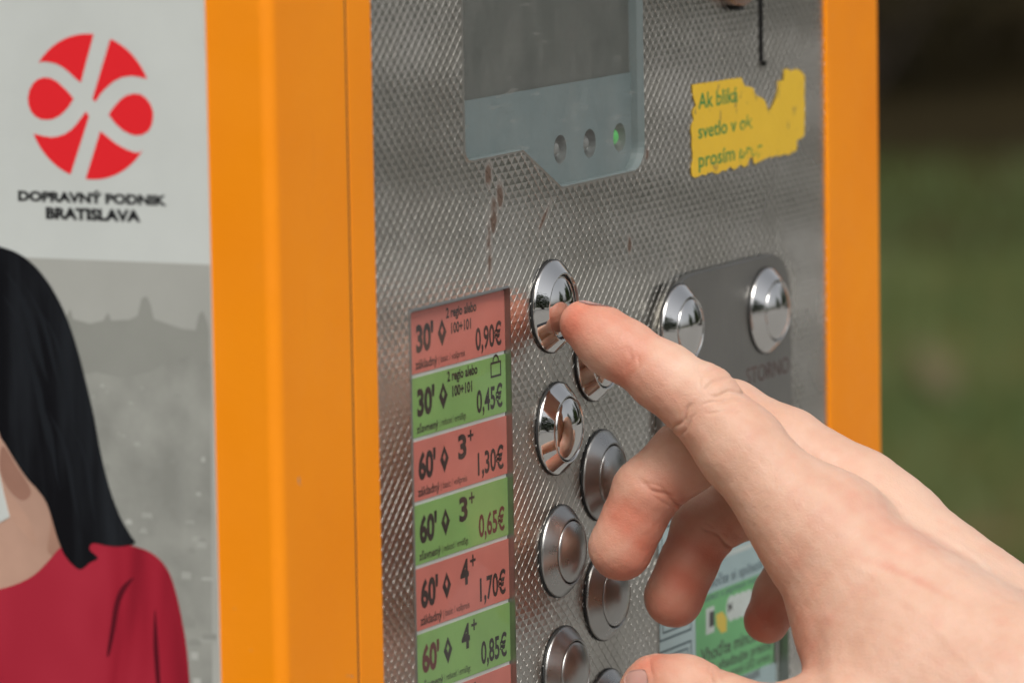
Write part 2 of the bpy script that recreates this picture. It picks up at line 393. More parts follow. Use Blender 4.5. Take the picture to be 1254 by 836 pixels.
# button plate
pl = round_poly([(57.6, -52.5), (138.2, -52.5), (138.2, -.6), (57.6, -.4)], [6, 6, 13, 19], 12)
kp = empty('button_plate', P(100, 0, -25)); kp.parent = tm; kp.matrix_parent_inverse = tm.matrix_world.inverted()
bevel(poly_prism('steel_plate', pl, .1, 2.0, P, m_br, kp), .0004, 3)
m_faint = mat('worn_red_print', (.16, .085, .075), .5, .4)
k = N(m_faint); c = k.coord(); k.link(k.mix(k.ramp(k.noise(c, 700, 4), [(.42, 0.), (.6, 1.)]), (.10, .05, .045), (.18, .13, .12)), k.b.inputs['Base Color'])
tz = panel_at(938, 452)[1]; t0 = panel_at(914, 459, 2)[0]; t1 = panel_at(966, 446, 2)[0]
text('lettering', 'STORNO', t0, t1, tz-2.0, tz+2.3, 2.06, P, m_faint, kp, .0)

# push buttons
BZ = [(11.0, .0), (11.05, .55), (10.95, .85), (10.75, 1.0), (8.25, 3.3), (8.05, 3.42), (7.85, 3.38), (7.75, 2.6)]
def button(u, z, m, n0, pressed, label, parent):
    b = empty('push_button', P(u, n0, z)); b.parent = parent; b.matrix_parent_inverse = parent.matrix_world.inverted()
    f = lambda a, h, q: P(u+a, n0+h, z+q)
    lathe('shade_ring', [(11.25, .0), (11.25, .4), (11.0, .45)], f, m_blk, b, 56)  # black ring standing in for the thin shadow round the bezel
    lathe('bezel', BZ, f, m, b, 72, False)
    d = -.9 if pressed else 0.
    lathe('gap', [(7.8, 2.5), (7.2, 2.4)], f, m_blk, b, 48)
    cap = [(7.4, 1.8+d), (7.4, 3.25+d), (7.28, 3.45+d)]
    R_ = 14.0; zc = 3.45+d-math.sqrt(R_*R_-52.7)
    cap += [(7.26*q/12, zc+math.sqrt(R_*R_-(7.26*q/12)**2)) for q in range(11, 0, -1)]
    lathe('button_cap', cap, f, m, b, 72)
    b['label'] = label
cols = [((0.0, 0.0), m_ch, True, 'polished button pressed by the finger'), ((1.6, -29.6), m_ch, False, 'polished button below the pressed one'),
        ((2.2, -59.3), m_sa, False, 'satin button, third of the left column'), ((3.0, -88.9), m_sa, False, 'satin button, lowest of the left column'),
        ((23.2, -14.6), m_ch, False, 'polished button half hidden by the index finger'), ((25.6, -44.3), m_sa, False, 'satin button beside the middle finger'),
        ((26.4, -74.0), m_sa, False, 'satin button under the middle fingertip'), ((27.2, -103.6), m_sa, False, 'satin button beside the thumb')]
for (u, z), m, prs, lb in cols: button(u, z, m, .15, prs, lb, tm)
for (px, py), lb in (((833, 402), 'polished button at the rounded end of the plate'), ((940, 380), 'polished button above the worn red lettering')):
    u, z = panel_at(px, py, 2.5); button(u, z, m_ch, 2.0, False, lb, tm)

# windows for the printed cards
pw = empty('price_window', P(-47, 0, -60)); pw.parent = tm; pw.matrix_parent_inverse = tm.matrix_world.inverted()
recess('window_frame', pr, 1.6, P, m_edge, pw, .32)
ring_strip('window_lip', pr, .5, .34, P, m_edge, pw)
box('glass_pane', (-72.4, -.6, -149.6), (-22.6, -.5, 6.8), P, m_gl2, pw)
iw = empty('notice_window', P(97, 0, -97)); iw.parent = tm; iw.matrix_parent_inverse = tm.matrix_world.inverted()
recess('window_frame', ins, 3.6, P, m_edge, iw, .32)
ring_strip('window_lip', ins, .6, .34, P, m_edge, iw)
box('glass_pane', (57.8, -1.7, -139.6), (137.8, -1.6, -55.2), P, m_gl2, iw)

# ------------------------------------------------------------------ price list
pc = empty('price_list', P(-47, -2, -148))
tag(pc, 'list of red and green fare rows behind glass left of the push buttons', 'price list')
NC = -1.2
box('backing_card', (-72.2, -1.5, -149), (-22.7, -1.35, 6.7), P, m_wht, pc)
_q = [(562, 446), (564, 522.5), (565.5, 599), (568, 675), (569.5, 754)]
zr = [6.4]+[panel_at(*p, NC)[1] for p in _q]; zr += [zr[-1]-14.9*t for t in (1, 2, 3)]
rows = [("30'", '2 regio alebo', '100+101', '0,90€', 0), ("30'", '2 regio alebo', '100+101', '0,45€', 1), ("60'", '3', '+', '1,30€', 0), ("60'", '3', '+', '0,65€', 1),
        ("60'", '4', '+', '1,70€', 0), ("60'", '4', '+', '0,85€', 1), ("60'", '5', '+', '2,10€', 0), ("60'", '5', '+', '1,05€', 1)]
CU0, CU1 = panel_at(503, 440, NC)[0], panel_at(619.5, 440, NC)[0]
def cu(t): return CU0+(CU1-CU0)*t
for i, (tm_, a_, b_, price, g) in enumerate(rows):
    zt, zb = zr[i]-.45, zr[i+1]+.45
    if i == 0: zt += .4
    card = poly_prism('price_row', rect(CU0-1, CU1, zb, zt), NC-.1, NC, P, m_grn if g else m_red, pc)
    h = zr[i]-zr[i+1]
    def cz(t): return zr[i]-h*t
    ink = m_ink
    text('lettering', tm_, cu(.055), cu(.235), cz(.66), cz(.20), NC+.05, P, m_ink2 if i in (5, 6) else ink, pc, .045)
    # small signpost symbol: ring-headed diamond
    c0 = cu(.325); cz0 = cz(.43)
    def rhomb(w_, h_, dz): return [(c0+w_*(1-abs(t-10)/5), cz0+dz+h_*(1-abs((t+5) % 20-10)/5)) for t in range(20)]
    dia = rhomb(2.2, 3.2, 0.); inner = rhomb(.7, 1.1, .45)
    v = [P(a, NC+.05, b) for a, b in dia+inner]
    mesh('zone_symbol', v, [[q, (q+1) % 20, 20+(q+1) % 20, 20+q] for q in range(20)], ink, pc)
    if len(a_) > 2:
        text('lettering', a_, cu(.37), cu(.69), cz(.28), cz(.06), NC+.05, P, ink, pc, .032)
        text('lettering', b_, cu(.42), cu(.63), cz(.49), cz(.31), NC+.05, P, ink, pc, .035)
    else:
        text('lettering', a_, cu(.47), cu(.56), cz(.52), cz(.12), NC+.05, P, ink, pc, .04)
        text('lettering', b_, cu(.575), cu(.635), cz(.27), cz(.09), NC+.05, P, ink, pc, .02)
    text('lettering', price, cu(.675), cu(.955), cz(.93), cz(.47), NC+.05, P, m_ink2 if i == 3 else ink, pc, .024)
    text('lettering', 'zľavnený' if g else 'základný', cu(.045), cu(.27), cz(.95), cz(.76), NC+.05, P, ink, pc, .02)
    text('lettering', '| reduced / ermäßigt' if g else '| basic / vollpreis', cu(.285), cu(.56), cz(.925), cz(.78), NC+.05, P, ink, pc, .0)
    if i == 1:
        b0, b1, y0, y1 = cu(.83), cu(.945), cz(.36), cz(.11)
        outl = [(b0, y0), (b1, y0), (b1, y1), (b0, y1)]; inn = [(b0+.5, y0+.5), (b1-.5, y0+.5), (b1-.5, y1-.5), (b0+.5, y1-.5)]
        mesh('bag_symbol', [P(a, NC+.05, b) for a, b in outl+inn], [[q, (q+1) % 4, 4+(q+1) % 4, 4+q] for q in range(4)], ink, pc)
        mc = (b0+b1)/2
        ho = [(mc+1.7*math.cos(q), y1+1.7*math.sin(q)) for q in [math.pi*t/10 for t in range(11)]]; hi = [(mc+1.15*math.cos(q), y1+1.15*math.sin(q)) for q in [math.pi*t/10 for t in range(11)]]
        mesh('bag_handle_symbol', [P(a, NC+.05, b) for a, b in ho+hi], [[q, q+1, 12+q, 11+q] for q in range(10)], ink, pc)

# ------------------------------------------------------------------ instruction notice
nc = empty('instruction_notice', P(97, -3, -138))
tag(nc, 'pale blue and green instruction notice behind glass seen between the curled fingers', 'notice')
NI = -3.0
def IA(px, py): return panel_at(px, py, NI)
box('backing_card', (57.8, -3.5, -139.5), (133.4, NI, -55.3), P, m_notice, nc)
gl_u, gr_u = IA(852, 800)[0], IA(946, 760)[0]
gz = IA(900, 715)[1]; gz0 = IA(900, 830)[1]
poly_prism('text_field', rect(gl_u-1.2, gr_u+2.2, IA(890, 690)[1]+.0, -55.6), NI, NI+.05, P, m_ngrey, nc)
zz = IA(905, 676)[1]
poly_prism('divider_line', rect(gl_u-1.2, gr_u+2.2, zz+.1, zz+1.4), NI+.05, NI+.1, P, m_wht, nc)
poly_prism('text_field', rect(gl_u-1.2, gr_u+2.2, gz, zz-.2), NI+.055, NI+.1, P, m_ngrey, nc)
poly_prism('green_field', rect(gl_u, gr_u, gz0, gz+.2), NI+.06, NI+.12, P, m_ngreen, nc)
poly_prism('text_field', rect(gl_u, gr_u+2, -138, gz0-.4), NI, NI+.1, P, m_ngrey, nc)
def nline(body, p0, p1, hmm, bold=.01, m=m_ink):
    a0, z0 = IA(*p0); a1, _ = IA(*p1); text('lettering', body, a0, a1, z0, z0+hmm, NI+.16, P, m, nc, bold)
nline('buy one more ticket', (872, 679), (960, 640), 2.6, .004, m_nline)
nline('Zvoľte si spôsob platby', (862, 727), (962, 690), 4.0, .012, m_nline)
nline('Select a payment method', (862, 740), (938, 704), 2.4, .006, m_nline)
nline('Vhoďte mince. Ak bliká', (858, 812), (966, 765), 4.0, .012)
nline('LED, vhadzujte presne', (858, 833), (944, 798), 3.6, .012)
nline('coins. If the green LED arises,', (858, 846), (944, 812), 2.8, .008)
nline('insert exact amount', (858, 858), (930, 830), 2.6, .008)
# coin drawing: slot, yellow hand, three coins
def npoly(pts, m, name, lift): poly_prism(name, [IA(*p) for p in pts], NI+.12+lift, NI+.15+lift, P, m, nc)
npoly([(864, 745), (874, 741), (874, 773), (864, 777)], m_wht, 'drawn_slot', 0)
npoly([(868, 749), (874, 747), (874, 765), (868, 768)], m_ink, 'drawn_slot_opening', .02)
npoly([(876, 752), (884, 748), (889, 756), (889, 772), (883, 775), (877, 766)], m_yel, 'drawn_hand', .03)
for q in range(4):
    cx_, cz_ = IA(895+q*7, 744-q*2.4)
    poly_prism('drawn_coin', [(cx_+3.2*math.cos(t*math.pi/9), cz_+3.4*math.sin(t*math.pi/9)) for t in range(18)], NI+.12, NI+.15+q*.02, P, m_wht, nc)
nline('MINCE', (891, 750), (918, 740), 2.6, .012)
# ruled drawings of the left column
def frame2(x0, x1, z0, z1, wd, m, nm):
    outl = rect(x0, x1, z0, z1); inn = rect(x0+wd, x1-wd, z0+wd, z1-wd)
    mesh(nm, [P(a, NI+.08, b) for a, b in outl+inn], [[q, (q+1) % 4, 4+(q+1) % 4, 4+q] for q in range(4)], m, nc)
a0 = IA(806, 700)[0]; a1 = gl_u-2.6
for z0, z1 in ((-71.5, -62), (-84, -73.5), (-92.5, -86.0), (-106, -95), (-122, -109)):
    frame2(a0, a1, z0, z1, .5, m_nline, 'drawn_box')
    frame2(a0+2.0, a1-2.0, z0+1.8, z1-1.6, .45, m_nline, 'drawn_box')
poly_prism('white_margin', rect(gr_u+2.6, gr_u+5.0, -138, -56), NI, NI+.06, P, m_wht, nc)

# ------------------------------------------------------------------ yellow sticker
ST = [(45, 178), (120, 165), (200, 156), (280, 142), (360, 132), (372, 165), (385, 190), (400, 187), (415, 192), (432, 198), (440, 205), (448, 240), (470, 252), (495, 265), (510, 280), (525, 318), (540, 350), (553, 322), (565, 295), (580, 262), (592, 215),
      (590, 160), (605, 152), (628, 150), (632, 120), (630, 85), (642, 77), (655, 75), (668, 83), (680, 90), (700, 78), (720, 78), (740, 88), (750, 103), (765, 118), (763, 250), (766, 330), (762, 500), (740, 525), (728, 522), (715, 540), (716, 575), (708, 602), (685, 612), (660, 628), (640, 620), (600, 636), (580, 628), (560, 642),
      (535, 640), (500, 657), (470, 672), (445, 686), (436, 660), (430, 640), (420, 640), (410, 655), (400, 692), (388, 697), (375, 706), (362, 690), (350, 690), (330, 712), (310, 720), (295, 703), (280, 705), (262, 728), (250, 724), (232, 728), (215, 745), (197, 748), (180, 735), (155, 738), (130, 755), (110, 750), (90, 762), (65, 772), (48, 764), (42, 755), (38, 700), (48, 660),
      (48, 620), (42, 570), (44, 520), (38, 480), (40, 440), (55, 400), (46, 360), (52, 330), (70, 310), (58, 280), (48, 240)]
stp = [panel_at(840+a/5.225, 70+b/5.225, .5) for a, b in ST]
m_sty = mat('worn_yellow_film', (.72, .44, .028), .5); k = N(m_sty); c = k.coord()
wear = k.ramp(k.noise(c, 330, 5, .6, (1, 1, .6)), [(.61, 0.), (.67, 1.)])
k.link(k.mix(k.math('MULTIPLY', wear, .8), k.mix(k.noise(c, 90, 4), (.82, .53, .035), (.72, .45, .025)), (.20, .14, .06)), k.b.inputs['Base Color'])
sx = k.add('ShaderNodeSeparateXYZ'); k.link(c, sx.inputs[0])
qa = k.math('MULTIPLY', sx.outputs[0], math.pi*1000/PU); qb = k.math('MULTIPLY', sx.outputs[2], math.pi*1000/PZ)
lat = k.math('MULTIPLY', k.math('ABSOLUTE', k.math('SINE', k.math('ADD', qa, qb))), k.math('ABSOLUTE', k.math('SINE', k.math('SUBTRACT', qa, qb))))
k.bump(k.math('ADD', k.math('POWER', lat, .4), k.math('MULTIPLY', k.noise(c, 500, 3), .8)), .5, .00012)
stk = poly_prism('warning_sticker', stp, .24, .30, P, m_sty, None)
tag(stk, 'torn yellow sticker with worn green writing on the embossed steel', 'sticker')
m_gi = mat('worn_green_print', (.02, .22, .05), .55); k = N(m_gi); c = k.coord(); sep = k.add('ShaderNodeSeparateXYZ'); k.link(c, sep.inputs[0])
gx0 = panel_at(892, 130)[0]/1000; gx1 = panel_at(925, 130)[0]/1000
fade = k.math('DIVIDE', k.math('SUBTRACT', sep.outputs[0], gx0), gx1-gx0, True)
msk = k.math('LESS_THAN', k.noise(c, 520, 4, .6), k.math('ADD', .34, k.math('MULTIPLY', fade, .22)))
k.link(k.mix(msk, (.02, .22, .05), (.78, .50, .03)), k.b.inputs['Base Color'])
def sline(body, x0, x1, y0, hmm):
    a0, z0 = panel_at(840+x0/5.225, 70+y0/5.225); a1, _ = panel_at(840+x1/5.225, 70+(y0-(x1-x0)*.13)/5.225)
    text('lettering', body, a0, a1, z0, z0+hmm, .325, P, m_gi, stk, .014)
sline('Ak bliká', 72, 325, 335, 4.0)
sline('svetlo v ok', 72, 420, 525, 3.7)
sline('prosím prop', 75, 490, 740, 4.9)

# ------------------------------------------------------------------ poster on the side wall
po = empty('advertising_poster', S(-72, 0, -280))
tag(po, 'poster with red round emblem and black haired woman in red sweater', 'poster')
pe0 = side_at(256, 200)[0]
m_pw = paper('poster_white', (.60, .63, .61), .05, .6, 25); m_pr = mat('poster_red', (.78, .022, .03), .55, Specular_IOR_Level=.12); m_pk = mat('poster_black', (.012, .012, .014), .5, Specular_IOR_Level=.12)
poly_prism('paper_sheet', rect(-160, pe0, -330, 230), .1, .55, S, m_pw, po)
def sp(x, y): return side_at(x, y)
def pfig(name, pts, lift, m, smooth=True):
    q = [sp(*p) for p in pts]
    if smooth:                                    # Catmull-Rom through the outline
        n = len(q); out = []
        for i in range(n):
            p0, p1, p2, p3 = [np.array(q[(i+d) % n]) for d in (-1, 0, 1, 2)]
            for t in (0, .25, .5, .75):
                out.append(tuple(.5*((2*p1)+(-p0+p2)*t+(2*p0-5*p1+4*p2-p3)*t*t+(-p0+3*p1-3*p2+p3)*t**3)))
        q = out
    return poly_prism(name, q, .55, .55+lift, S, m, po)
def arc(a0, a1, n=14): return [(math.cos(a0+(a1-a0)*t/n), math.sin(a0+(a1-a0)*t/n)) for t in range(n+1)]
lc = ((sp(112, 43)[0]+sp(112, 218)[0])/2, (sp(112, 43)[1]+sp(112, 218)[1])/2); lr = 15.85
def q2(x, y): return ((x-360)/250, (357-y)/282)
def ang(p): return math.atan2(p[1], p[0])
def norm_(p): l = math.hypot(*p); return (p[0]/l, p[1]/l)
lg = []
A, B_ = q2(155, 188), q2(382, 76); lg.append(arc(ang(A), ang(B_))+[q2(*p) for p in ((325, 265), (300, 244), (280, 225), (255, 206), (228, 193), (200, 187), (175, 186))])
A, B_ = q2(447, 95), q2(584, 247); lg.append(arc(ang(A), ang(B_))+[q2(*p) for p in ((560, 238), (530, 234), (490, 240), (460, 255), (440, 270), (415, 293), (400, 310), (383, 337), (370, 327))])
A, B_ = q2(135, 465), q2(277, 615); lg.append(arc(ang(A), ang(B_))+[q2(*p) for p in ((355, 394), (342, 376), (320, 405), (300, 430), (280, 450), (255, 466), (230, 475), (200, 480), (170, 476))])
A, B_ = q2(335, 634), q2(572, 527); lg.append(arc(ang(A), ang(B_))+[q2(*p) for p in ((550, 530), (530, 529), (505, 521), (480, 509), (455, 495), (430, 475), (398, 450))])
drop1 = [(295, 328), (272, 300), (250, 280), (230, 262), (205, 250), (180, 247), (155, 254), (135, 270), (118, 298), (111, 328), (113, 355), (122, 380), (137, 398), (160, 410), (185, 412), (210, 408), (235, 396), (255, 380), (275, 358)]
drop2 = [(433, 385), (455, 355), (480, 328), (505, 310), (535, 302), (560, 304), (582, 318), (600, 342), (609, 370), (609, 395), (603, 422), (590, 445), (565, 460), (540, 464), (515, 458), (490, 446), (465, 425), (448, 406)]
lg += [[q2(*p) for p in drop1], [q2(*p) for p in drop2]]
for g in lg: poly_prism('emblem_shape', [(lc[0]+lr*x, lc[1]+lr*y) for x, y in g], .55, .60, S, m_pr, po)
a0, z0 = sp(24, 246); a1, _ = sp(206, 250); _, z1 = sp(24, 230)
text('lettering', 'DOPRAVNÝ PODNIK', a0, a1, z0, z1, .6, S, m_pk, po, .054)
a0, z0 = sp(58, 268); a1, _ = sp(174, 271); _, z1 = sp(58, 253)
text('lettering', 'BRATISLAVA', a0, a1, z0, z1, .6, S, m_pk, po, .054)
# printed picture: hazy town, hill with a castle, woman
m_sky_p = paper('poster_haze', (.42, .425, .395), .06, .6, 30); m_hill = paper('poster_hill', (.30, .305, .278), .05, .6, 60)
m_town = paper('poster_town', (.35, .355, .325), .13, .6, 90); m_tlite = paper('poster_pale_walls', (.475, .48, .45), .06, .6, 60)
gt = sp(165, 320)[1]
poly_prism('printed_haze', rect(-160, pe0, -330, gt), .55, .57, S, m_sky_p, po)
pfig('printed_hill', [(-60, 420), (30, 410), (80, 392), (88, 378), (91, 390), (112, 396), (128, 392), (134, 382), (138, 392), (160, 391), (170, 386), (175, 365), (181, 362), (186, 372), (190, 390), (210, 397), (225, 402), (241, 404), (245, 385), (250, 380), (256, 395), (258, 406), (262, 900), (-60, 900)], .04, m_hill, False)
pfig('printed_town', [(80, 462), (120, 455), (150, 462), (185, 455), (210, 440), (235, 436), (260, 444), (262, 900), (60, 900)], .06, m_town, False)
m_tmid = paper('poster_grey_walls', (.41, .415, .385), .08, .6, 60)
for q in range(70):
    y = rng.uniform(470, 830); x = rng.uniform(80, 252); sz = .5+(y-470)/300; wd = rng.uniform(5, 14)*sz; ht = rng.uniform(3, 8)*sz
    pk = rng.uniform(0, 4)*sz if rng.random() < .5 else 0
    pfig('printed_house', [(x, y), (x+wd*.5, y-pk+.4), (x+wd, y+.8), (x+wd, y+ht), (x, y+ht-.8)], .07+.0006*q, (m_tmid, m_hill, m_tmid, m_tlite)[q % 4], False)
m_hair = mat('poster_hair', (.010, .011, .013), .5, Specular_IOR_Level=.12); k = N(m_hair); c = k.coord()
k.link(k.mix(k.ramp(k.noise(c, 55, 5, .6, (1, 1.6, .16)), [(.48, 0.), (.85, 1.)]), (.005, .005, .007), (.028, .033, .040)), k.b.inputs['Base Color'])
m_skinp = paper('poster_skin', (.60, .37, .28), .22, .6, 16); m_swe = mat('poster_sweater', (.36, .017, .036), .6, Specular_IOR_Level=.12); k = N(m_swe); c = k.coord()
fold = k.add('ShaderNodeTexNoise', Scale=26., Detail=2., Distortion=.8); mp = k.add('ShaderNodeMapping'); mp.inputs['Scale'].default_value = (1, 1.5, .4); mp.inputs['Rotation'].default_value = (.35, 0, 0); k.link(c, mp.inputs[0]); k.link(mp.outputs[0], fold.inputs['Vector'])
k.link(k.ramp(fold.outputs['Fac'], [(.30, (.17, .006, .016)), (.48, (.34, .015, .033)), (.72, (.44, .030, .055))]), k.b.inputs['Base Color'])
m_sheen = mat('poster_hair_sheen', (.013, .015, .019), .5, Specular_IOR_Level=.12); m_swd = mat('poster_fold', (.10, .006, .014), .6, Specular_IOR_Level=.12)
pfig('printed_neck', [(-45, 380), (-10, 400), (10, 500), (40, 540), (75, 600), (82, 660), (60, 730), (0, 760), (-45, 765), (-90, 760), (-150, 730), (-172, 660), (-165, 600), (-130, 540), (-100, 500), (-80, 400)], .13, m_skinp)
pfig('printed_shadow', [(62, 600), (80, 640), (82, 668), (70, 680), (60, 672), (64, 640)], .14, paper('poster_neck_side', (.46, .26, .19), .1))
pfig('printed_shadow', [(0, 600), (20, 612), (40, 640), (46, 668), (30, 650), (10, 628), (0, 622)], .14, paper('poster_neck_tone', (.52, .315, .235), .1))
pfig('printed_shadow', [(5, 545), (22, 570), (40, 600), (30, 612), (14, 600), (2, 575)], .15, paper('poster_jaw', (.36, .19, .14), .1))
_half = [(0, 721), (25, 713), (45, 702), (62, 685), (78, 668), (100, 662), (140, 664), (166, 668), (185, 675), (200, 687), (211, 705), (219, 732), (225, 760), (230, 790), (234, 836), (240, 950), (250, 1300), (255, 1700), (250, 2200)]
pfig('printed_sweater', [(-45, 733)]+_half+[(-90-x, y) for x, y in _half[::-1]], .19, m_swe)
pfig('printed_fold', [(166, 706), (152, 716), (143, 735), (138, 765), (133, 800), (137, 798), (144, 765), (149, 738), (157, 720)], .22, m_swd)
pfig('printed_fold', [(192, 745), (190, 790), (195, 850), (199, 850), (196, 790)], .22, m_swd)
_half = [(-45, 292), (-20, 295), (0, 301), (24, 310), (45, 326), (65, 352), (82, 385), (95, 422), (107, 467), (117, 510), (125, 553), (136, 597), (149, 632), (162, 655), (167, 664), (150, 668), (133, 667), (116, 664), (112, 672), (122, 682), (112, 688), (101, 696), (91, 690), (80, 676), (72, 655), (64, 628), (58, 612), (48, 598), (36, 585), (24, 568), (10, 545), (0, 525), (-8, 470), (-22, 410), (-45, 372)]
pfig('printed_hair', _half, .25, m_hair)
pfig('printed_hair', [(-90-x, y) for x, y in _half[::-1]], .25, m_hair)
for ex in (-68, -26):
    pfig('printed_eye', [(ex-9, 486), (ex-4, 481), (ex+4, 481), (ex+9, 486), (ex+4, 489), (ex-4, 489)], .16, m_hair)
    pfig('printed_eyebrow', [(ex-11, 468), (ex, 462), (ex+11, 467), (ex, 466)], .16, m_hair)
for q, (x0, y0, x1, y1, wd) in enumerate(((8, 330, 62, 470, 5), (30, 345, 78, 480, 3), (20, 400, 66, 560, 4), (52, 380, 96, 520, 3), (60, 500, 100, 640, 3), (88, 520, 120, 640, 2.5), (5, 360, 40, 470, 3), (40, 470, 76, 600, 2.5))):
    pts = []
    for t in range(9): f_t = t/8; pts.append((x0+(x1-x0)*f_t+14*math.sin(f_t*math.pi)*(1-f_t), y0+(y1-y0)*f_t, wd*math.sin(f_t*math.pi)))
    pfig('printed_strand', [(a-w_, b) for a, b, w_ in pts]+[(a+w_, b) for a, b, w_ in pts[::-1]], .27+.003*q, m_sheen, False)
pfig('printed_paper', [(-84, 545), (0, 572), (6, 600), (14, 632), (0, 640), (-70, 662)], .29, m_pw, False)

# ------------------------------------------------------------------ the hand
# joints as (x, y, distance) along the photograph's sight lines, radius in mm; turned into millimetres here
def J(px, py, wd, r): return (np.array([(px-CX)/FPX*wd, (py-CY)/FPX*wd, wd]), r)
FING = {
 'index': [(714, 397, 1260.5, 5.6), (738, 411, 1258, 6.5), (766, 430, 1256, 7.15), (812, 461, 1253, 8.0), (854, 491, 1250, 8.6), (908, 549, 1246, 10.3), (962, 613, 1242, 11.2), (1000, 655, 1240, 12.3)],
 'middle': [(762, 673, 1270, 7.0), (776, 636, 1269, 7.3), (792, 601, 1268, 7.9), (840, 559, 1268, 8.5), (893, 514, 1267, 9.4), (960, 550, 1265, 9.8), (1050, 606, 1261, 10.8), (1088, 645, 1259, 11.5)],
 'ring': [(826, 733, 1286, 6.5), (842, 692, 1286, 6.8), (862, 647, 1287, 7.6), (910, 616, 1288, 8.2), (962, 590, 1288, 9.0), (1040, 642, 1284, 9.4), (1110, 700, 1279, 10.5)],
 'little': [(939, 759, 1303, 5.7), (955, 726, 1304, 6.0), (975, 690, 1305, 6.6), (1035, 655, 1304, 7.8), (1120, 755, 1295, 9.5)],
 'thumb': [(806, 847, 1238, 8.9), (838, 853, 1234, 9.5), (890, 873, 1227, 8.7), (960, 893, 1219, 9.6), (1030, 905, 1214, 11.5)],
}
PALM = [((1000, 655, 1240, 12.3), (1310, 860, 1218, 13)), ((1088, 647, 1259, 11.5), (1330, 832, 1238, 13)), ((1110, 700, 1279, 10.5), (1340, 850, 1256, 13)),
        ((1120, 755, 1295, 9.5), (1345, 880, 1270, 13)), ((1030, 740, 1262, 10), (1250, 900, 1245, 15)), ((1050, 770, 1285, 9), (1260, 910, 1262, 14)),
        ((1030, 740, 1240, 9.6), (1048, 870, 1222, 9.6)), ((1070, 760, 1232, 12), (1230, 850, 1215, 15)), ((1030, 905, 1214, 11.5), (1290, 950, 1216, 16)),
        ((1120, 830, 1222, 13), (1200, 900, 1216, 15)),
        ((1320, 850, 1222, 16), (1640, 1075, 1200, 21)), ((1335, 865, 1255, 16), (1640, 1085, 1226, 21))]
def rcone(p, A, B):
    a, r1 = A; b, r2 = B
    ba = (b-a).astype(np.float32); l2 = float(ba@ba); rr = r1-r2; a2 = l2-rr*rr; il2 = 1/l2
    pa = p-a.astype(np.float32); y = pa@ba; z = y-l2
    t = pa*l2-y[:, None]*ba; x2 = np.einsum('ij,ij->i', t, t); y2 = y*y*l2; z2 = z*z*l2
    kk = np.sign(rr)*rr*rr*x2
    d = (np.sqrt(np.maximum(x2*a2*il2, 0))+y*rr)*il2-r1
    c1 = np.sign(z)*a2*z2 > kk; c2 = np.sign(y)*a2*y2 < kk
    d = np.where(c2, np.sqrt(x2+y2)*il2-r1, d); return np.where(c1, np.sqrt(x2+z2)*il2-r2, d)
def smin(a, b, k):
    h = np.maximum(k-np.abs(a-b), 0)/k; return np.minimum(a, b)-h*h*k*.25
EXTRA = {'index': [((745, 424, 1257, 6.0), 4), ((874, 481, 1249, 3.2), 6), ((1036, 634, 1243, 7), 14)], 'middle': [((757, 668, 1269, 6.4), 4)],
         'ring': [((824, 728, 1286, 6.0), 4)], 'little': [], 'thumb': [((815, 868, 1240, 8.2), 6)]}
def hand_sdf(p):
    p = p.astype(np.float32); palm = None
    for A, B in PALM:
        d = rcone(p, J(*A), J(*B)); palm = d if palm is None else smin(palm, d, 14)
    out = None
    for nm_, ch in FING.items():
        f = None
        for A, B in zip(ch[:-1], ch[1:]):
            d = rcone(p, J(*A), J(*B)); f = d if f is None else smin(f, d, 2.2)
        for e, kk in EXTRA[nm_]:
            c, r = J(*e); d = np.linalg.norm(p-c.astype(np.float32), axis=1)-r; f = smin(f, d, kk)
        f = smin(f, palm, 9 if nm_ == 'thumb' else 7)
        out = f if out is None else smin(out, f, .8)
    return out
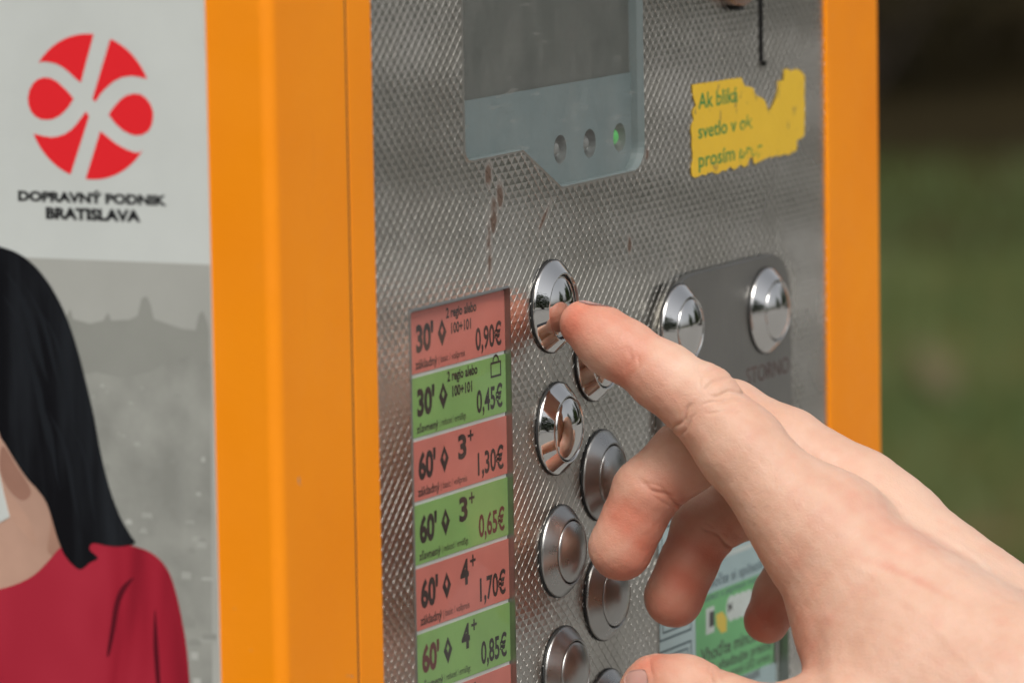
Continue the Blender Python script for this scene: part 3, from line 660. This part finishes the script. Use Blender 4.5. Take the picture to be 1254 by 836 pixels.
def surface_nets(h, lo, hi):
    ax = [np.arange(lo[i], hi[i]+h, h, dtype=np.float32) for i in range(3)]; sh = tuple(len(a) for a in ax)
    V = np.empty(sh, np.float32)
    g = np.stack(np.meshgrid(ax[1], ax[2], indexing='ij'), -1).reshape(-1, 2)
    for i0 in range(0, sh[0], 16):
        xs = ax[0][i0:i0+16]; pts = np.concatenate([np.repeat(xs, len(g))[:, None], np.tile(g, (len(xs), 1))], 1)
        V[i0:i0+16] = hand_sdf(pts).reshape(len(xs), sh[1], sh[2])
    ins_ = V < 0
    cnt = sum(ins_[i:sh[0]-1+i, j:sh[1]-1+j, k_:sh[2]-1+k_].astype(np.int8) for i in (0, 1) for j in (0, 1) for k_ in (0, 1))
    act = (cnt > 0) & (cnt < 8); idx = -np.ones(act.shape, np.int64); cells = np.argwhere(act); idx[act] = np.arange(len(cells))
    acc = np.zeros((len(cells), 3)); num = np.zeros(len(cells)); co = [(i, j, k_) for i in (0, 1) for j in (0, 1) for k_ in (0, 1)]
    val = {c: V[cells[:, 0]+c[0], cells[:, 1]+c[1], cells[:, 2]+c[2]] for c in co}
    for a in co:
        for d in range(3):
            if a[d] == 0:
                b = tuple(1 if q == d else a[q] for q in range(3)); va, vb = val[a], val[b]; m = (va < 0) != (vb < 0)
                t = np.where(m, va/np.where(m, va-vb, 1), 0); p = np.tile(np.array(a, float), (len(cells), 1)); p[:, d] += t
                acc[m] += p[m]; num[m] += 1
    verts = (cells+acc/num[:, None])*h+np.array(lo)
    faces = []
    for d in range(3):
        s0 = [slice(None)]*3; s1 = [slice(None)]*3; s0[d] = slice(0, -1); s1[d] = slice(1, None)
        A_, B__ = ins_[tuple(s0)], ins_[tuple(s1)]; e = np.argwhere(A_ != B__); o1, o2 = (d+1) % 3, (d+2) % 3
        ok = (e[:, o1] > 0) & (e[:, o2] > 0) & (e[:, o1] < act.shape[o1]) & (e[:, o2] < act.shape[o2]); e = e[ok]
        q = []
        for x, y in ((0, 0), (1, 0), (1, 1), (0, 1)):
            c = e.copy(); c[:, o1] -= x; c[:, o2] -= y; q.append(idx[c[:, 0], c[:, 1], c[:, 2]])
        q = np.stack(q, 1); fl = A_[e[:, 0], e[:, 1], e[:, 2]]; q[~fl] = q[~fl][:, ::-1]; faces.append(q)
    return verts, np.concatenate(faces)
v0, q0 = surface_nets(1.2, (8, -17, 1185), (186, 122, 1316))
pe = empty('person', (.27, -.30, 0))
tag(pe, 'bare right hand reaching in from the right, index finger pressing the top button', 'person')
me = bpy.data.meshes.new('hand'); me.from_pydata(v0.tolist(), [], q0.tolist()); me.update()
ho_ = bpy.data.objects.new('hand', me); COL.objects.link(ho_)
sb = ho_.modifiers.new('s', 'SUBSURF'); sb.levels = 2; sb.render_levels = 2
bpy.context.view_layer.update()
me2 = bpy.data.meshes.new_from_object(ho_.evaluated_get(bpy.context.evaluated_depsgraph_get())); ho_.modifiers.clear(); ho_.data = me2; bpy.data.meshes.remove(me); me = me2; me.name = 'hand'
nv = len(me.vertices); co_ = np.empty(nv*3); me.vertices.foreach_get('co', co_); co_ = co_.reshape(-1, 3)
no_ = np.empty(nv*3); me.vertices.foreach_get('normal', no_); no_ = no_.reshape(-1, 3)
flip = -1.0 if np.mean(np.einsum('ij,ij->i', no_, co_-co_.mean(0))) < 0 else 1.0
no_ *= flip
for _ in range(2): co_ -= no_*np.clip(hand_sdf(co_), -.6, .6)[:, None]*.9
# creases: grooves where a plane across the joint meets the skin
pix = np.stack([CX+co_[:, 0]/co_[:, 2]*FPX, CY+co_[:, 1]/co_[:, 2]*FPX], 1)
disp = np.zeros(nv)
def near(name):
    ds = []
    for nm_, ch in FING.items():
        best = None
        for A, B in zip(ch[:-1], ch[1:]):
            d = rcone(co_.astype(np.float32), J(*A), J(*B)); best = d if best is None else np.minimum(best, d)
        ds.append(best)
    return dict(zip(FING, ds))
nd = near(None)
own = {f: np.exp(-np.maximum(nd[f], 0)/1.0)*(nd[f] <= np.min([nd[g] for g in nd], 0)+.05) for f in nd}
def crease(f, p0, p1, width, depth, reach, bend=0.):
    a = np.array(p0, float); b = np.array(p1, float); L = np.linalg.norm(b-a); e = (b-a)/L; nn = np.array([-e[1], e[0]])
    q = pix-a; s = q@e; t = q@nn-bend*np.sin(np.clip(s/L, 0, 1)*math.pi)
    t = t+1.2*np.sin(s*.21+p0[0])
    m = 1/(1+np.exp(-(s+reach)/3.))*1/(1+np.exp((s-L-reach)/3.))
    front = (no_[:, 2] < .15)
    return -1.9*depth*np.exp(-(t/width)**2)*m*own[f]*front
IDX = [((863, 459), (884, 450), 2.4, .30, 4, -6), ((868, 474), (895, 463), 2.6, .34, 4, -4), ((878, 484), (918, 480), 2.4, .34, 4, -3), ((868, 494), (905, 490), 2.0, .16, 5, -2), ((872, 505), (905, 500), 2.0, .10, 5, 2), ((852, 452), (856, 470), 2.2, .15, 6, -3),
       ((826, 522), (842, 500), 2.6, .42, 6, 3), ((834, 530), (846, 512), 2.2, .20, 6, 3), ((768, 452), (770, 432), 3.0, .12, 6, 3), ((776, 456), (782, 440), 2.2, .08, 6, 3), ((955, 712), (975, 690), 3, .2, 8, 3), ((962, 724), (985, 706), 3, .16, 8, 3)]
for c_ in IDX: disp += crease('index', *c_)
for c_ in [((795, 598), (832, 618), 2.6, .42, 5, -2), ((790, 590), (822, 606), 2.2, .16, 5, -2), ((800, 608), (824, 625), 2.0, .16, 5, -2)]: disp += crease('middle', *c_)
for c_ in [((866, 648), (893, 668), 2.4, .42, 5, -2), ((862, 640), (884, 652), 2.0, .16, 5, -2)]: disp += crease('ring', *c_)
for c_ in [((797, 802), (800, 826), 3.0, .12, 8, 4), ((872, 825), (880, 850), 2.5, .25, 10, 3), ((884, 828), (892, 852), 2.2, .2, 10, 3)]: disp += crease('thumb', *c_)
# faint tendons, veins and skin folds across the back of the hand
def ridge(p0, p1, width, hgt, bend=0):
    a = np.array(p0, float); b = np.array(p1, float); L = np.linalg.norm(b-a); e = (b-a)/L; nn = np.array([-e[1], e[0]])
    q = pix-a; s = q@e; t = q@nn-bend*np.sin(np.clip(s/L, 0, 1)*math.pi)
    return hgt*np.exp(-(t/width)**2)/(1+np.exp(-s/12))/(1+np.exp((s-L)/12))*(no_[:, 2] < .2)
disp += ridge((1060, 640), (1254, 775), 16, .25, -4)+ridge((1120, 668), (1250, 745), 6, .22, 8)+ridge((1050, 690), (1200, 830), 7, .18, -10)+ridge((1160, 660), (1230, 720), 4, .2, -5)
disp += ridge((1000, 765), (1006, 850), 13, -.7, 6)+ridge((1000, 565), (1065, 640), 7, -.2, 0)
w3 = co_
def lump(sc, ph): return np.sin(w3[:, 0]*sc+ph)*np.sin(w3[:, 1]*sc*1.1+2*ph)*np.sin(w3[:, 2]*sc*.9+3*ph)
disp += .10*lump(.55, .3)+.05*lump(1.3, 1.1)+.12*lump(.25, 2.)
# skin colour: blood near the fingertips, knuckles and in the scratches, paler over the back of the hand
red = np.zeros(nv); pale = np.zeros(nv); dark = np.zeros(nv)
def blob(px, py, wd, r, f=None):
    c = J(px, py, wd, 0)[0]; d = np.exp(-(np.linalg.norm(co_-c, axis=1)/r)**2); return d if f is None else d*own[f]
red += 1.3*blob(722, 410, 1254, 12, 'index')+.25*blob(752, 440, 1250, 11, 'index')+.45*blob(790, 485, 1248, 9, 'index')+.35*blob(828, 520, 1244, 8, 'index')
red += 1.5*blob(750, 692, 1264, 16, 'middle')+.5*blob(775, 640, 1262, 14, 'middle')+.35*blob(826, 618, 1262, 7, 'middle')
red += 1.4*blob(818, 745, 1280, 15, 'ring')+.45*blob(840, 690, 1280, 12, 'ring')+1.*blob(928, 772, 1298, 12, 'little')+.3*blob(890, 668, 1282, 7, 'ring')
red += .75*blob(788, 808, 1232, 7, 'thumb')+.35*blob(830, 815, 1228, 12, 'thumb')+.4*blob(985, 800, 1226, 10)
for q in ((1030, 609, 5), (1060, 632, 6), (1098, 655, 6), (1120, 668, 6), (1140, 690, 7), (985, 700, 9), (1120, 585, 8), (900, 470, 6)): red += .15*blob(q[0], q[1], 1232, q[2]*1.25)
sc = ridge((1048, 681), (1155, 728), 6, 1., -4); red += .30*sc+.12*ridge((1045, 640), (1140, 690), 9, 1., 5)
red += .12*lump(.4, .9)+.10*lump(.9, 2.2)
pale += .7*blob(815, 425, 1248, 10, 'index')+.5*blob(845, 470, 1244, 9, 'index')+.5*blob(1120, 620, 1245, 22)+.4*blob(1200, 700, 1230, 25)+.4*ridge((1160, 660), (1230, 720), 5, 1., -5)
co_ += no_*disp[:, None]
wco = (ROT @ (co_.T/1000)).T+CAM
me.vertices.foreach_set('co', wco.ravel()); me.update()
if flip < 0: me.flip_normals()
me.polygons.foreach_set('use_smooth', [True]*len(me.polygons))
at_ = me.attributes.new('skin', 'FLOAT_COLOR', 'POINT')
rgba = np.stack([np.clip(red, 0, 1), np.clip(pale, 0, 1), dark, np.ones(nv)], 1); at_.data.foreach_set('color', rgba.ravel().astype(np.float32))
ho_.parent = pe; ho_.matrix_parent_inverse = pe.matrix_world.inverted()
m_sk = mat('skin', (.60, .37, .27), .46); k = N(m_sk); c = k.coord()
va = k.add('ShaderNodeVertexColor', layer_name='skin'); se = k.add('ShaderNodeSeparateColor'); k.link(va.outputs[0], se.inputs[0])
mott = k.ramp(k.noise(c, 130, 4, .6), [(.3, 0.), (.7, 1.)])
col = k.mix(mott, (.575, .345, .25), (.635, .41, .31))
col = k.mix(se.outputs[1], col, (.70, .49, .38)); col = k.mix(se.outputs[0], col, (.56, .19, .125))
k.link(col, k.b.inputs['Base Color'])
k.b.inputs['Subsurface Weight'].default_value = .25; k.b.inputs['Subsurface Radius'].default_value = (1., .32, .16); k.b.inputs['Subsurface Scale'].default_value = .0035
k.b.inputs['IOR'].default_value = 1.4; k.b.inputs['Specular IOR Level'].default_value = .42
k.link(k.ramp(k.noise(c, 700, 3), [(.3, .40), (.7, .54)]), k.b.inputs['Roughness'])
vo = k.add('ShaderNodeTexVoronoi', Scale=1300.); k.link(c, vo.inputs['Vector'])
v2 = k.add('ShaderNodeTexVoronoi', feature='DISTANCE_TO_EDGE', Scale=620.); mp = k.add('ShaderNodeMapping'); mp.inputs['Scale'].default_value = (1, 1, 1.7); k.link(c, mp.inputs[0]); k.link(mp.outputs[0], v2.inputs['Vector'])
lines = k.ramp(v2.outputs[0], [(.0, 0.), (.10, 1.)])
hgt = k.math('ADD', k.math('MULTIPLY', lines, .28), k.math('ADD', k.math('MULTIPLY', vo.outputs['Distance'], .5), k.math('MULTIPLY', k.noise(c, 420, 4, .6, (1, 1, 2.2)), .8)))
k.bump(hgt, .19, .0006)
me.materials.clear(); me.materials.append(m_sk)
# nails
m_nl = mat('nail', (.50, .29, .255), .3); m_nl.node_tree.nodes['Principled BSDF'].inputs['Subsurface Weight'].default_value = .2
m_nl.node_tree.nodes['Principled BSDF'].inputs['Subsurface Scale'].default_value = .002
def camv(v): return v[0], v[1], v[2]
def nail(base, axis, up, L, Wd, curv, drop):
    """plate from the cuticle (base) along axis, arched across; in mm of the camera frame"""
    a = np.array(axis, float); a /= np.linalg.norm(a); n = np.array(up, float); n -= a*(n@a); n /= np.linalg.norm(n); b = np.cross(a, n)
    nu, nv_ = 14, 13; v = []; fs = []
    for lay in (0, 1):
        for i in range(nu+1):
            s = i/nu; hw = Wd*(1-.9*max(0, .22-s)**2/.0484*.5)*(1-.55*max(0, s-.80)**2/.04)
            for j in range(nv_):
                t = j/(nv_-1)*2-1; q = t*curv
                p = base+a*(L*s)+b*(hw*math.sin(q)/math.sin(curv))+n*((math.cos(q)-1)*Wd/math.sin(curv)*1.0-drop*s*s-.45*lay)
                v.append(p)
    v = np.array(v); off = np.where(np.arange(len(v)) < (nu+1)*nv_, .12, -.5)
    for _ in range(5):                       # lay the plate on the skin
        g0 = hand_sdf(v); gr = np.stack([hand_sdf(v+np.eye(3)[q]*.4)-g0 for q in range(3)], 1); gr /= np.linalg.norm(gr, axis=1)[:, None]+1e-9
        v = v-gr*(g0-off)[:, None]*.8
    v = [(ROT @ (p/1000))+CAM for p in v]
    st_ = (nu+1)*nv_
    for i in range(nu):
        for j in range(nv_-1):
            a_ = i*nv_+j; fs.append([a_, a_+1, a_+nv_+1, a_+nv_]); fs.append([st_+a_, st_+a_+nv_, st_+a_+nv_+1, st_+a_+1])
    rim = [j for j in range(nv_)]+[i*nv_+nv_-1 for i in range(1, nu+1)]+[nu*nv_+j for j in range(nv_-2, -1, -1)]+[i*nv_ for i in range(nu-1, 0, -1)]
    for i in range(len(rim)): fs.append([rim[i-1], rim[i], st_+rim[i], st_+rim[i-1]])
    o = mesh('fingernail', v, fs, m_nl, pe, True); return o
c, r = J(738, 411, 1258, 6.4); up = np.array([.42, -.55, .72]); up /= np.linalg.norm(up)
nail(c+up*(r-1.0)+np.array([-.6, -.4, 0]), (-.86, -.50, .1), up, 7.6, 5.0, .95, .5)
c, r = J(838, 853, 1234, 9.5); up = np.array([-.35, -.36, -.86]); up /= np.linalg.norm(up)
nail(c+up*(r-.35)+np.array([-7.6, -.4, 0.]), (-.92, -.06, .36), up, 9.5, 5.6, .80, 1.7)
# sleeve over the forearm beyond the picture
m_slv = paper('dark_cloth', (.03, .032, .04), .2, .85, 200)
A0 = J(1560, 1030, 1222, 0)[0]; A1 = J(2350, 1600, 1120, 0)[0]; ax = (A1-A0)/np.linalg.norm(A1-A0); s1_ = np.cross(ax, [0, 0, 1.]); s1_ /= np.linalg.norm(s1_); s2_ = np.cross(ax, s1_)
v = []; fs = []; prof = [(0, 33), (0.0, 36), (3, 38), (15, 38), (40, 40), (90, 43), (150, 47), (175, 48), (178, 30)]
for L_, r in prof:
    for q in range(36):
        t = q*math.pi/18; rr = r*(1+.03*math.sin(5*t+L_*.07)); p = A0+ax*L_+s1_*rr*math.cos(t)*.86+s2_*rr*math.sin(t); v.append((ROT @ (p/1000))+CAM)
for j_ in range(len(prof)-1):
    for q in range(36): fs.append([j_*36+q, j_*36+(q+1) % 36, (j_+1)*36+(q+1) % 36, (j_+1)*36+q])
mesh('sleeve', v, fs, m_slv, pe, True)

# ------------------------------------------------------------------ ground and planting behind
def sheet(name, x0, x1, y0, y1, z, m, n=1):
    v = [(x0+(x1-x0)*i/n, y0+(y1-y0)*j/n, z) for j in range(n+1) for i in range(n+1)]
    f = [[j*(n+1)+i, j*(n+1)+i+1, (j+1)*(n+1)+i+1, (j+1)*(n+1)+i] for j in range(n) for i in range(n)]
    return tag(mesh(name, v, f, m), kind='structure')
m_lawn = mat('lawn', (.05, .07, .02), .9); k = N(m_lawn); c = k.coord()
g = k.mix(k.ramp(k.noise(c, .9, 4), [(.35, 0.), (.65, 1.)]), (.045, .064, .016), (.080, .082, .025))
k.link(k.mix(k.ramp(k.noise(c, 2.3, 5), [(.62, 0.), (.72, .7)]), g, (.13, .085, .04)), k.b.inputs['Base Color']); k.b.inputs['Specular IOR Level'].default_value = .1
sheet('ground', -200, 200, -200, 200, 0, m_lawn)
m_pav = mat('asphalt_paving', (.12, .115, .11), .85); k = N(m_pav); c = k.coord()
k.link(k.mix(k.noise(c, 40, 6), (.22, .215, .205), (.30, .295, .28)), k.b.inputs['Base Color']); k.bump(k.noise(c, 300, 3), .4, .004)
sheet('pavement', -60, 60, -60, .8, .004, m_pav)
fr_ = ray(1160, 300); fr_ = np.array([fr_[0], fr_[1]]); fr_ /= np.linalg.norm(fr_); sd_ = np.array([fr_[1], -fr_[0]])
def bgp(dist, off): q = CAM[:2]+fr_*dist+sd_*off; return q
m_soil = mat('leaf_litter', (.05, .03, .018), .95, Specular_IOR_Level=.0); k = N(m_soil); c = k.coord()
k.link(k.mix(k.noise(c, 3, 5), (.016, .013, .008), (.034, .027, .013)), k.b.inputs['Base Color'])
q = [bgp(15.6, -14), bgp(15.2, -4), bgp(15.9, 0), bgp(15.3, 5), bgp(15.8, 16), bgp(30, 16), bgp(30, -14)]
tag(mesh('planting_bed', [(a, b, .008) for a, b in q], [list(range(len(q)))], m_soil), kind='structure')
q = [bgp(13.6, -14), bgp(13.9, -3), bgp(13.3, 0), bgp(13.8, 1.2), bgp(13.2, 6), bgp(13.7, 16), bgp(16, 16), bgp(16, -14)]
m_lit2 = mat('thin_grass', (.04, .04, .015), .95, Specular_IOR_Level=.0); k = N(m_lit2); c = k.coord()
k.link(k.mix(k.ramp(k.noise(c, 2.5, 5), [(.35, 0.), (.65, 1.)]), (.034, .040, .013), (.052, .044, .020)), k.b.inputs['Base Color'])
tag(mesh('worn_grass', [(a, b, .004) for a, b in q], [list(range(len(q)))], m_lit2), kind='structure')
# grass blades near the picture's strip
gv, gf = [], []
for _ in range(9000):
    d = rng.uniform(6.5, 15.5); o = rng.uniform(-1.2, 2.0); x, y = bgp(d, o); a = rng.uniform(0, 6.28); h = rng.uniform(.03, .09); wd = rng.uniform(.003, .007)
    i = len(gv); lx, ly = rng.normal(0, .03, 2)
    gv += [(x-wd*math.cos(a), y-wd*math.sin(a), .002), (x+wd*math.cos(a), y+wd*math.sin(a), .002), (x+lx, y+ly, h)]; gf.append([i, i+1, i+2])
m_gb = mat('grass_blade', (.06, .095, .022), .6)
tag(mesh('grass', gv, gf, m_gb), 'short green grass of the lawn behind the machine', 'grass', kind='stuff')
def leaves(name, c, rad, n, size, m, parent, squash=1.):
    """leaf sized faces spread through clumps"""
    cl = rng.normal(0, 1, (max(6, n//90), 3)); cl /= np.linalg.norm(cl, axis=1)[:, None]; cl *= rng.uniform(.35, .95, (len(cl), 1))
    w_ = rng.integers(0, len(cl), n); p = cl[w_]+rng.normal(0, .17, (n, 3)); p *= np.array(rad); p += np.array(c)
    p[:, 2] = np.maximum(p[:, 2], .04)
    a = rng.normal(0, 1, (n, 3)); a /= np.linalg.norm(a, axis=1)[:, None]; b = np.cross(a, rng.normal(0, 1, (n, 3))); b /= np.linalg.norm(b, axis=1)[:, None]
    s = (size*rng.uniform(.6, 1.3, n))[:, None]; V_ = np.concatenate([p-a*s, p+b*s*.45, p+a*s, p-b*s*.45], 1).reshape(-1, 3)
    return mesh(name, V_.tolist(), [[4*i, 4*i+1, 4*i+2, 4*i+3] for i in range(n)], m, parent)
m_lf = [paper('evergreen_leaf', (.030, .030, .016), .2, .5, 4), paper('dry_leaf', (.05, .035, .016), .2, .6, 4), paper('green_leaf', (.045, .075, .018), .2, .5, 4), paper('red_leaf', (.13, .02, .018), .2, .5, 4)]
m_bark = paper('bark', (.055, .043, .033), .25, .9, 12)
def limb(v, f, a, b, r0, r1, n=8):
    a, b = np.array(a, float), np.array(b, float); d = (b-a)/np.linalg.norm(b-a); s = np.cross(d, [.3, .9, .2]); s /= np.linalg.norm(s); t = np.cross(d, s); i = len(v)
    for p, r in ((a, r0), (b, r1)):
        for q in range(n): v.append(p+r*(s*math.cos(2*math.pi*q/n)+t*math.sin(2*math.pi*q/n)))
    for q in range(n): f.append([i+q, i+(q+1) % n, i+n+(q+1) % n, i+n+q])
def shrub(d, o, rad, kind, label, n=2600):
    x, y = bgp(d, o); e = empty('shrub', (x, y, 0)); tag(e, label, 'shrub')
    v, f = [], []
    for q in range(7):
        a = rng.uniform(0, 6.28); limb(v, f, (x, y, 0), (x+rad[0]*.6*math.cos(a), y+rad[1]*.6*math.sin(a), rad[2]*rng.uniform(.8, 1.5)), .03, .01, 5)
    mesh('stem', v, f, m_bark, e); leaves('crown', (x, y, rad[2]*.9), rad, n, .07, m_lf[kind], e)
shrub(18.2, -.3, (1.2, 1.2, .95), 0, 'dark evergreen shrub just behind the right orange post')
shrub(18.6, 1.5, (1.1, 1.1, .85), 0, 'dark evergreen shrub at the right edge of the picture')
shrub(17.0, 1.05, (.35, .35, .30), 3, 'low red leaved shrub at the edge of the lawn', 700)
shrub(20.5, .6, (1.3, 1.3, 1.3), 1, 'brownish shrub behind the dark evergreens', 2600)
def added_tree(x, y, h, cr, kind, label, n=5200):  # unseen trees, added only for reflections in the steel and for the light
    e = empty('added_tree', (x, y, 0)); tag(e, label, 'added_tree', 'unseen trees added for reflections and light')
    v, f = [], []; top = (x+rng.normal(0, .2), y+rng.normal(0, .2), h*.55); limb(v, f, (x, y, 0), top, .20, .12, 12)
    for q in range(8):
        a = q*.8+rng.uniform(0, .5); limb(v, f, (top[0], top[1], h*rng.uniform(.36, .55)), (x+cr*.7*math.cos(a), y+cr*.7*math.sin(a), h*rng.uniform(.6, .9)), .08, .02, 6)
    mesh('trunk', v, f, m_bark, e); leaves('crown', (x, y, h*.55), (cr, cr, h*.50), n, .17, m_lf[kind], e)
for x, y, h, cr, kd in ((19, -8.5, 6, 3, 2), (24, -14, 6.5, 3.2, 0), (16, -20, 7, 3.0, 2), (27, -4, 6.5, 3.0, 0), (22, 11, 9, 3.2, 0), (-11, -9, 6, 3.1, 2), (-12.5, -4, 6.5, 3.3, 0), (-12, 1.5, 6, 3.2, 2), (-10, -14.5, 6.5, 3.2, 0), (-4, -18, 7, 3.2, 2)):
    added_tree(x, y, h, cr, kd, 'one of the unseen broad leafy trees added for reflections in the steel front')
# pale curled disc shaped as an out-of-focus highlight on the lawn
m_fl = paper('highlight_disc', (.13, .105, .055), .2, .7, 30)
for px, py, s, lb in ((1147, 482, .05, 'pale disc shaped as a soft highlight on the lawn right of the orange post'),):
    r = ray(px, py); t = -CAM[2]/r[2]; p = CAM+t*r
    a = [(p[0]+s*(1+.25*math.sin(3*q+px))*math.cos(q), p[1]+s*(1+.25*math.cos(2*q+py))*math.sin(q), s*.9+s*.9*math.sin(q+.5)) for q in [2*math.pi*t_/14 for t_ in range(14)]]
    tag(mesh('highlight_disc', a+[(x, y, z+.003) for x, y, z in a], [list(range(14)), list(range(27, 13, -1))]+[[i, (i+1) % 14, 14+(i+1) % 14, 14+i] for i in range(14)], m_fl),
        lb, 'leaf')
